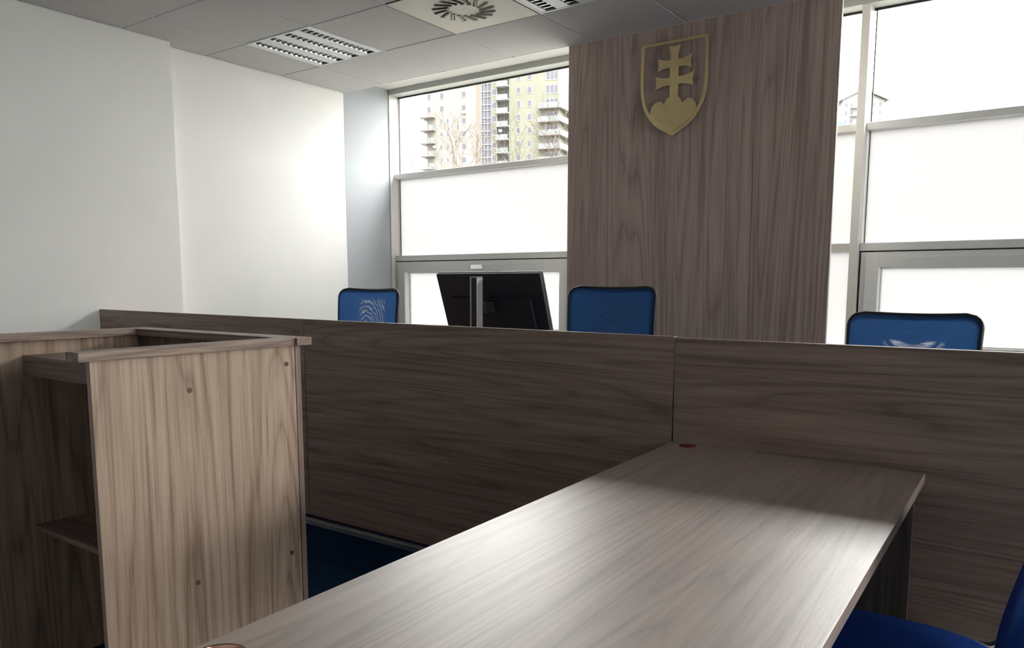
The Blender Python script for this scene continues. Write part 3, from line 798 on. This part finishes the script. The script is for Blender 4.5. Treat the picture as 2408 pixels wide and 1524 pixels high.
gw = MB(); gw.box(19.17, 0, 0, 20.45, 15, TOPZ).box(20.45, 1.3, 0, 23.1, 15, TOPZ).box(23.1, 0, 0, 33.95, 15, TOPZ)
gw.build('green_wing', GREEN, apt)
for k in range(-5, 3):
    zt = 40.8 + FL * k + h0; 
    def win(x0, x1, z0, z1, y=-.06, bars=0):
        f = MB().box(x0, y, z0, x1, y + .12, z1).build('window', WFR, apt)
        n_ = bars + 1; wd = (x1 - x0 - .12) / n_
        p = MB()
        for q in range(n_): p.box(x0 + .10 + wd * q + (.05 if q else 0), y - .03, z0 + .16, x0 + .02 + wd * (q + 1), y + .02, z1 - .08)
        p.build('pane', PANE, f)
    if k >= -1:
        win(4.55, 5.45, zt - 1.35, zt); win(7.48, 8.48, zt - 1.35, zt)
    else:
        win(7.50, 8.10, zt - 1.15, zt); win(8.98, 9.6, zt - 1.15, zt)
    win(12.45, 13.55, zt - 1.35, zt)
    win(19.3, 20.45, zt - 1.4, zt)
    win(21.7, 22.9, zt - 2.0, zt + .1, 1.24, 1)
    win(24.7, 25.73, zt - 1.4, zt); win(27.12, 28.13, zt - 1.45, zt)
    win(31.08, 33.75, zt - (1.8 if k >= 0 else 2.2), zt, bars=2)
    # stair glazing bars
    sb = MB(); zz = zt - .35
    sb.box(16.9, .05, zz - .12, 19.17, .3, zz + .02)
    sb.box(16.9, .08, zz - 1.25, 19.17, .3, zz - 1.17)
    sb.box(16.9, .08, zz - .65, 17.5, .3, zz - .60)
    for xx in (16.9, 17.48, 18.28, 19.10): sb.box(xx, .07, zz - 2.72, xx + .07, .3, zz)
    sb.build('stair_glazing_bars', WFR, apt)
    # recessed balcony
    zb = 41.2 + FL * k + h0 - FL
    bl = MB().box(20.40, -.9, zb - .16, 23.15, 1.3, zb).build('balcony', WFR, apt)
    MB().box(20.5, -.85, zb + .02, 23.05, -.80, zb + .95).build('balustrade', RAILG, bl)
    if k <= -1:
        zb = 36.05 + FL * (k + 1) + h0 - .0
        bl = MB().prism([(29.75, -1.4), (34.6, -1.4), (35.4, 3.0), (35.4, 12), (33.95, 12), (33.95, 0), (29.75, 0)], 'z', zb - .18, zb).build('balcony', CONC, apt)
        MB().box(29.8, -1.38, zb + .02, 34.5, -1.33, zb + 1.0).prism([(34.5, -1.38), (35.3, 3.0), (35.3, 11.9), (35.25, 11.9), (35.25, 3.0), (34.45, -1.38)], 'z', zb + .02, zb + 1.0).build('balustrade', RAILG, bl)
    if k <= -1:
        zb = 35.72 + FL * (k + 1) + h0
        bl = MB().box(3.3, -1.5, zb - .2, 6.5, 2, zb).build('corner_balcony', CONC, apt)
        if k < -1: MB().box(5.3, -1.45, zb + .02, 6.45, -1.4, zb + 1.0).box(6.4, -1.4, zb + .02, 6.45, -.05, zb + 1.0).build('balustrade', RAILG, bl)
MB().cyl((4.2, -1.3, 0), .09, 35.6 + h0, 10).build('balcony_post', PIPE, apt)
for (xx, zz) in ((12.8, 36.45), (20.9, 32.2), (5.9, 29.6)):
    MB().box(xx, -.45, zz + h0 - .35, xx + .75, -.07, zz + h0 + .2).build('air_conditioner', WFR, apt)

# pale gabled house far beyond the right window
gh = tag(empty('gabled_block', (-64.5, 312, GZ), math.radians(28)), 'small pale distant apartment block with a low pitched roof, seen past the right window mullion', 'building')
PALE = plain('pale_yellow_render', (.22, .21, .155), .9); WHT = plain('white_render', (.22, .22, .22), .9); RF = plain('grey_roof_sheet', (.13, .12, .11), .7)
hb = h0
MB().prism([(-7.5, 0), (7.2, 0), (7.2, 66.0 + hb), (-.6, 69.6 + hb), (-7.5, 66.8 + hb)], 'y', 0, 14).build('walls', WHT, gh)
MB().prism([(-8.6, 66.4 + hb), (-.6, 70.2 + hb), (8.3, 66.1 + hb), (8.3, 65.8 + hb), (-.6, 69.75 + hb), (-8.6, 66.0 + hb)], 'y', -1.1, 15).build('roof', RF, gh)
MB().box(-1.6, 3, 69.6 + hb, -.6, 5, 71.2 + hb).box(.6, 3, 69.2 + hb, 1.5, 5, 70.9 + hb).build('chimney', WHT, gh)
for kf in range(5):
    z = 66.2 - 2.9 * kf + hb
    for xx in (-6.5, -4.6, 3.0, 5.3):
        MB().box(xx, -.08, z - 2.2, xx + .9, .02, z - .9).build('window', PANE, gh)
    bl = MB().box(-4.6, -1.4, z - 2.9, -1.0, 0, z - 2.6).build('balcony', PALE, gh)
lb = tag(MB().box(-9, 0, 0, -1.5, 8, 54.6 + hb).build('low_block', plain('pale_blue_render', (.10, .125, .18), .8)), 'pale blue block standing low in front of the distant gabled block', 'building')
lb.location = (-63.2, 288, GZ); lb.rotation_euler = (0, 0, math.radians(20))

# bare trees
BARK = plain('bark_grey_brown', (.045, .034, .027), .9)
TWIG = plain('twig_brown', (.06, .045, .035), .9)
def tree(loc, height, spread, seed, label, depth=5, trunks=1, lean=(0, 0), thick=.16, twiggy=1.0, fork=.4, wob=.26, rmin=.010, mat=BARK, tmat=TWIG):
    rnd = random.Random(seed)
    big, fine = MB(), MB()
    def grow(p, d_, L_, r_, lev):
        pts = [p.copy()]; rad = [r_]; n_ = 4
        dd = d_.copy()
        for i in range(n_):
            dd = (dd + Vector((rnd.uniform(-1, 1), rnd.uniform(-1, 1), rnd.uniform(-.5, .9))) * wob).normalized()
            p = p + dd * (L_ / n_); pts.append(p.copy()); rad.append(r_ * (1 - .45 * (i + 1) / n_))
        (big if lev <= 2 else fine).tube(pts, [max(q, rmin) for q in rad], 6 if lev <= 2 else 4)
        if lev >= depth: return
        nk = rnd.choice((2, 3, 3)) if lev else 3
        for k in range(int(nk + (twiggy if lev >= 2 else 0))):
            i = rnd.choice((2, 3, 4)) if k else 4
            a = Vector((rnd.uniform(-1, 1), rnd.uniform(-1, 1), rnd.uniform(-.15, .8))).normalized()
            nd = (dd * (1 - spread) + a * spread * 1.25 + Vector((0, 0, .08))).normalized()
            grow(pts[i], nd, L_ * rnd.uniform(.60, .80), rad[i] * .72, lev + 1)
    for t in range(trunks):
        a = rnd.uniform(0, 6.28)
        d0 = Vector((lean[0] + (.25 * math.cos(a) if trunks > 1 else 0), lean[1] + (.25 * math.sin(a) if trunks > 1 else 0), 1)).normalized()
        grow(Vector((0, 0, 0)), d0, height * fork, thick, 0)
    r = tag(empty('bare_tree', (loc[0], loc[1], GZ)), label, 'tree', 'bare trees outside the left window')
    big.build('branches', mat, r, smooth=True); fine.build('twigs', tmat, r, smooth=True)
    return r
tree((-32.3, 40.6), 15.0, .50, 11, 'bare tree with a dense round crown in front of the cream wing', 5, 2, thick=.20, twiggy=.8)
tree((-32.6, 46.7), 17.5, .46, 23, 'bare tree with a forked trunk in front of the olive green wing', 5, 2, thick=.24, twiggy=.5)
tree((-24.6, 40.2), 16.5, .50, 37, 'bare tree at the right edge of the left window, against the big balconies', 5, 1, lean=(-.12, 0), thick=.22, twiggy=.6)
tree((-42.3, 46.2), 15.3, .50, 41, 'lone sparse bare treetop in the far left corner of the left window', 3, 1, thick=.13, twiggy=0, rmin=.03)
tree((-32.2, 53.2), 12.6, .34, 55, 'brown dense twiggy willow low in the middle of the left window', 5, 3, thick=.13, twiggy=1.0, mat=TWIG)
